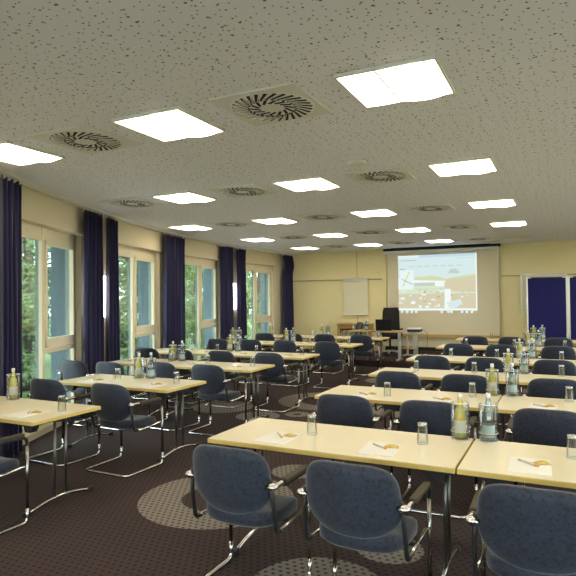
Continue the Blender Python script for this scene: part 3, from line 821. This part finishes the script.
# speaker's desk, chair, laptop, projector trolley, side tables
def simple_table(name, x0, x1, y0, y1, z, label, leg='alu', cat='table', tops='wood', legr=.022):
    e = empty(name, ((x0+x1)/2, (y0+y1)/2, PZ)); tag(e, label, cat); hx, hy = (x1-x0)/2, (y1-y0)/2
    s_ = MB(); s_.box(-hx, hx, -hy, hy, z-.028, z, bev=.004); s_.build('tabletop', tops, e)
    return e, hx, hy
e, hx, hy = simple_table('speaker_desk', -4.17, -3.50, 13.02, 13.52, .705, "speaker's desk with honey top in front of the black office chair")
for sx in (-1, 1):
    s_ = MB(); s_.box(sx*(hx-.10)-.03, sx*(hx-.10)+.03, -.04, .04, .04, .68); s_.build('column', 'alu', e)
    s_ = MB(); s_.box(sx*(hx-.10)-.03, sx*(hx-.10)+.03, -.22, .22, 0, .04, bev=.01); s_.build('foot', 'alu', e)
s_ = MB(); s_.box(-hx+.1, hx-.1, -.02, .02, .60, .68); s_.build('beam', 'black', e)
e = empty('laptop', (-3.98, 13.30, .845), .12); tag(e, "black laptop with raised lid seen from behind on the speaker's desk", 'laptop')
s_ = MB(); s_.box(-.19, .19, -.10, .15, 0, .022, bev=.004); s_.build('base', 'black', e)
s_ = MB(); s_.box(-.19, .19, 0, .012, 0, .27, bev=.004, rot=Matrix.Translation((0, -.11, .012)) @ Matrix.Rotation(.18, 4, 'X')); s_.build('lid', 'lcd', e)
# office chair
e = empty('office_chair', (-4.13, 14.3, PZ), PI+.15); tag(e, "tall black leather office chair behind the speaker's desk", 'office chair')
s_ = MB()
def back(u, v):
    w = .235*(1-.10*v) * (1 if v < .93 else .93); x = (u-.5)*2*w; return Vector((x, -.22-.10*v-.03*math.cos(PI*(u-.5))*1.0, .50+v*.74))
s_.grid(back, 12, 16); s_.grid(lambda u, v: back(1-u, v)+Vector((0, .07+.03*math.sin(PI*v), 0)), 12, 16)
bmesh.ops.remove_doubles(s_.bm, verts=s_.bm.verts[:], dist=.0001)
bd = [ed for ed in s_.bm.edges if ed.is_boundary]; bmesh.ops.bridge_loops(s_.bm, edges=bd)
s_.build('backrest', 'leather', e)
s_ = MB(); s_.box(-.25, .25, -.22, .26, .44, .55, bev=.04); s_.build('seat', 'leather', e)
for sx in (-1, 1):
    s_ = MB(); s_.tube(bend([(sx*.24, .06, .47), (sx*.31, .06, .50), (sx*.31, .02, .68), (sx*.31, -.16, .70), (sx*.24, -.22, .66)], .05), .018, 8); s_.build('armrest', 'black', e)
s_ = MB(); s_.tube([(0, 0, .10), (0, 0, .44)], .03, 12); s_.build('gas_column', 'black', e)
s_ = MB()
for k in range(5):
    a = 2*PI*k/5+.3; s_.tube([(0, 0, .13), (.30*math.cos(a), .30*math.sin(a), .085)], [.03, .017], 8)
s_.build('star_base', 'alu', e)
for k in range(5):
    a = 2*PI*k/5+.3; s_ = MB(); s_.tube([(.30*math.cos(a)-.02*math.sin(a), .30*math.sin(a)+.02*math.cos(a), .035), (.30*math.cos(a)+.02*math.sin(a), .30*math.sin(a)-.02*math.cos(a), .035)], .034, 12); s_.build('caster', 'black', e)
# projector trolley
e = empty('projector_trolley', (-3.33, 13.76, PZ)); tag(e, 'grey wheeled projector trolley right of the desk', 'trolley')
s_ = MB(); s_.box(-.24, .24, -.2, .2, .62, .65, bev=.006); s_.build('top_shelf', 'alu', e)
s_ = MB(); s_.box(-.05, .05, -.03, .03, .10, .62); s_.build('column', 'alu', e)
s_ = MB(); s_.box(-.34, .02, -.18, .18, .24, .26); s_.build('low_shelf', 'wood', e)
s_ = MB(); s_.box(-.22, -.18, -.03, .03, .10, .62); s_.build('side_column', 'alu', e)
s_ = MB(); s_.box(-.28, .22, -.03, .03, .07, .10); s_.box(-.28, -.24, -.22, .22, .07, .10); s_.box(.18, .22, -.22, .22, .07, .10); s_.build('base_frame', 'alu', e)
for (x, y) in ((-.26, -.2), (-.26, .2), (.20, -.2), (.20, .2)):
    s_ = MB(); s_.tube([(x-.015, y, .035), (x+.015, y, .035)], .035, 12); s_.box(x-.012, x+.012, y-.012, y+.012, .05, .075); s_.build('caster', 'black', e)
e = empty('projector', (-3.34, 13.76, .79)); tag(e, 'cream and black data projector standing on the trolley', 'projector')
s_ = MB(); s_.box(-.17, .15, -.13, .13, .012, .075, bev=.008); s_.build('lower_body', 'black', e)
s_ = MB(); s_.box(-.17, .17, -.135, .135, .075, .105, bev=.008); s_.build('top_cover', 'white', e)
s_ = MB(); s_.tube([(.08, .13, .05), (.08, .155, .05)], .03, 14); s_.build('lens', 'black', e)
s_ = MB()
for x in (-.13, .12):
    for y in (-.1, .1): s_.tube([(x, y, 0), (x, y, .014)], .012, 8)
s_.build('foot', 'black', e)
cb = MB(); cb.tube(bend([(-3.15, 13.74, .83), (-3.04, 13.74, .80), (-3.04, 13.74, .5), (-3.06, 13.7, .3), (-3.0, 13.7, .147), (-2.75, 13.9, .147), (-2.7, 14.9, .147)], .12, 6), .005, 6)
tag(cb.build('cable', 'black'), 'thin black cable hanging from the projector down to the carpet', 'cable')
# small table with water bottle
e, hx, hy = simple_table('side_table', -4.86, -4.29, 13.02, 13.45, .705, "small honey-topped table left of the speaker's desk with a water bottle", tops='wood')
for (x, y) in ((-1, -1), (-1, 1), (1, -1), (1, 1)):
    s_ = MB(); s_.tube([(x*(hx-.04), y*(hy-.04), 0), (x*(hx-.04), y*(hy-.04), .68)], .014, 8); s_.build('leg', 'alu', e)
s_ = MB(); s_.box(.08, hx-.02, -.12, .12, .30, .54); s_.build('drawer_box', 'orangewood', e)
KP.put((-4.42, 13.24, .845), 0, "clear cooler on the small table left of the speaker's desk", 'bottle cooler', 'clear bottle coolers')
WB_.put((-4.42, 13.24, .845), 0, "clear water bottle on the small table left of the speaker's desk", 'bottle', 'juice and water bottles')
GP.put((-4.74, 13.2, .845), 0, "upturned tumbler at the left end of the speaker's small table", 'glass', 'upturned tumblers on the tables')
# sideboard at the back wall
e = empty('console_table', (-5.38, YB-.24, PZ)); tag(e, 'honey wood console table against the back wall below the flip board', 'console table')
s_ = MB(); s_.box(-.50, .50, -.2, .2, .75, .78, bev=.004); s_.build('tabletop', 'wood', e)
for x in (-.45, .45):
    s_ = MB(); s_.box(x-.03, x+.03, -.17, .17, 0, .75); s_.build('leg', 'wood', e)
s_ = MB(); s_.box(-.42, .42, -.15, .14, .64, .75); s_.build('apron', 'orangewood', e)
CP.put((-5.12, 14.1, PZ), 2.2, 'slate blue armchair turned sideways before the console table at the back wall', 'chair', 'blue armchairs at the tables')

# ------------------------------------------------------------------ outside
g = MB(); g.box(-60, -7.9, -25, 60, -.45, -.35); g.box(XR+.4, 50, -25, 60, -.45, -.35); g.box(-60, 50, -25, YF-.3, -.45, -.35); struct(g.build('ground', 'grass'))
M['bounce_paving'] = pbr('pale_bounce_ground', (.52, .50, .46), .8, var=.1, scale=3)  # pale paving added outside to bounce daylight up onto the ceiling
g = MB(); g.box(-9.6, -7.95, -8, 24, -.35, -.33); g.box(-9.6, 8.5, -8, YF-.35, -.349, -.331); g.box(XR+.4, 8.5, -8, 24, -.349, -.329); struct(g.build('ground', 'bounce_paving'))
def make_tree(seed, h, r, mat, n, name='leafy_tree'):
    rnd_ = random.Random(seed); e = empty(name)
    t = MB(); t.tube([(0, 0, 0), (.06, .03, h*.3), (-.05, .05, h*.6), (0, 0, h*.85)], [.11, .09, .06, .02], 8)
    for k in range(7):
        a = rnd_.uniform(0, 2*PI); z = h*rnd_.uniform(.25, .7); l = r*rnd_.uniform(.5, .85)
        t.tube([(0, 0, z), (l*.5*math.cos(a), l*.5*math.sin(a), z+.3*l), (l*math.cos(a), l*math.sin(a), z+.5*l)], [.045, .03, .01], 6)
    t.build('trunk', 'bark', e)
    f = MB(); cl = []
    for k in range(52):
        a = rnd_.uniform(0, 2*PI); q = math.sqrt(rnd_.random()); zz = rnd_.uniform(.08, 1.0)
        w = math.sin(PI*min(1, zz*.8+.18))**.6
        cl.append((r*q*w*math.cos(a), r*q*w*math.sin(a), h*zz, r*rnd_.uniform(.22, .42)))
    for k in range(n):
        cx, cy, cz, cr = rnd_.choice(cl)
        d = Vector((rnd_.gauss(0, 1), rnd_.gauss(0, 1), rnd_.gauss(0, 1))).normalized()*cr*rnd_.uniform(.5, 1)
        c_ = Vector((cx, cy, cz))+d
        u = Vector((rnd_.gauss(0, 1), rnd_.gauss(0, 1), rnd_.gauss(0, .6))).normalized(); v = u.cross(Vector((rnd_.gauss(0, 1), rnd_.gauss(0, 1), 1))).normalized()
        s1 = rnd_.uniform(.05, .10)
        f.bm.faces.new([f.bm.verts.new(c_+u*s1), f.bm.verts.new(c_+v*s1*.5), f.bm.verts.new(c_-u*s1), f.bm.verts.new(c_-v*s1*.5)])
    f.build('foliage', mat, e, normals=False)
    return Proto(e)
T1 = make_tree(1, 6.4, 1.5, 'leafA', 12000); T2 = make_tree(2, 7.2, 1.55, 'leafB', 12000); T3 = make_tree(4, 6.4, 1.5, 'leafA', 12000)
spots = [(-10.9, 8.7, 0, 0), (-10.9, 12.1, 1, 1), (-11.0, 15.95, 2, 2), (-10.9, 19.5, 0, 3), (-11.0, 23.2, 1, 1.2), (-15, 12.2, 1, 2.3), (-15, 16.6, 0, 4), (-15, 20.8, 2, 5), (-15, 25.4, 1, .6),
         (-19.5, 16.2, 1, 1.5), (-19.8, 22, 0, 3.3), (-20, 27.5, 1, .3), (-10.9, 5.0, 2, 1), (-15, 8.2, 0, 2)]
tl = ['first window, closest to the glass', 'second window, close to the glass', 'third window, close to the glass', 'farthest window, close to the glass', 'farthest window, beyond the nearer tree']
for i, (x, y, k, a) in enumerate(spots):
    p = (T1, T2, T3)[k]
    if i < 4: lab = 'light green leafy tree seen through the %s' % tl[i]
    else: lab = 'leafy green tree in the garden outside the left windows, %s' % ('between the nearer trees' if i < 10 else 'in the far background')
    o = p.put((x, y, -.35), a, lab, 'tree', 'trees in the garden')

# ------------------------------------------------------------------ light, world, camera
w = bpy.data.worlds.new('overcast_sky'); bpy.context.scene.world = w; w.use_nodes = True; nt = w.node_tree
bg = nt.nodes['Background']; bg.inputs['Color'].default_value = (.88, .94, 1., 1); bg.inputs['Strength'].default_value = 13.

cam = bpy.data.cameras.new('camera'); co = bpy.data.objects.new('camera', cam); C.objects.link(co)
yaw, pitch, roll = math.radians(26.35), math.radians(1.03), math.radians(.6)
cam.sensor_fit = 'HORIZONTAL'; cam.sensor_width = 36; cam.lens = 36*561/576
F = Vector((-math.sin(yaw)*math.cos(pitch), math.cos(yaw)*math.cos(pitch), math.sin(pitch))); r = Vector((math.cos(yaw), math.sin(yaw), 0)); u = r.cross(F)
r2 = r*math.cos(roll)-u*math.sin(roll); u2 = u*math.cos(roll)+r*math.sin(roll)
m = Matrix((r2, u2, -F)).transposed().to_4x4(); m.translation = Vector((0, 0, 1.66)); co.matrix_world = m
cam.clip_start = .05
sc = bpy.context.scene; sc.camera = co
sc.view_settings.view_transform = 'Standard'; sc.view_settings.look = 'None'; sc.view_settings.gamma = 1.; sc.view_settings.use_curve_mapping = False
sc.view_settings.exposure = .50
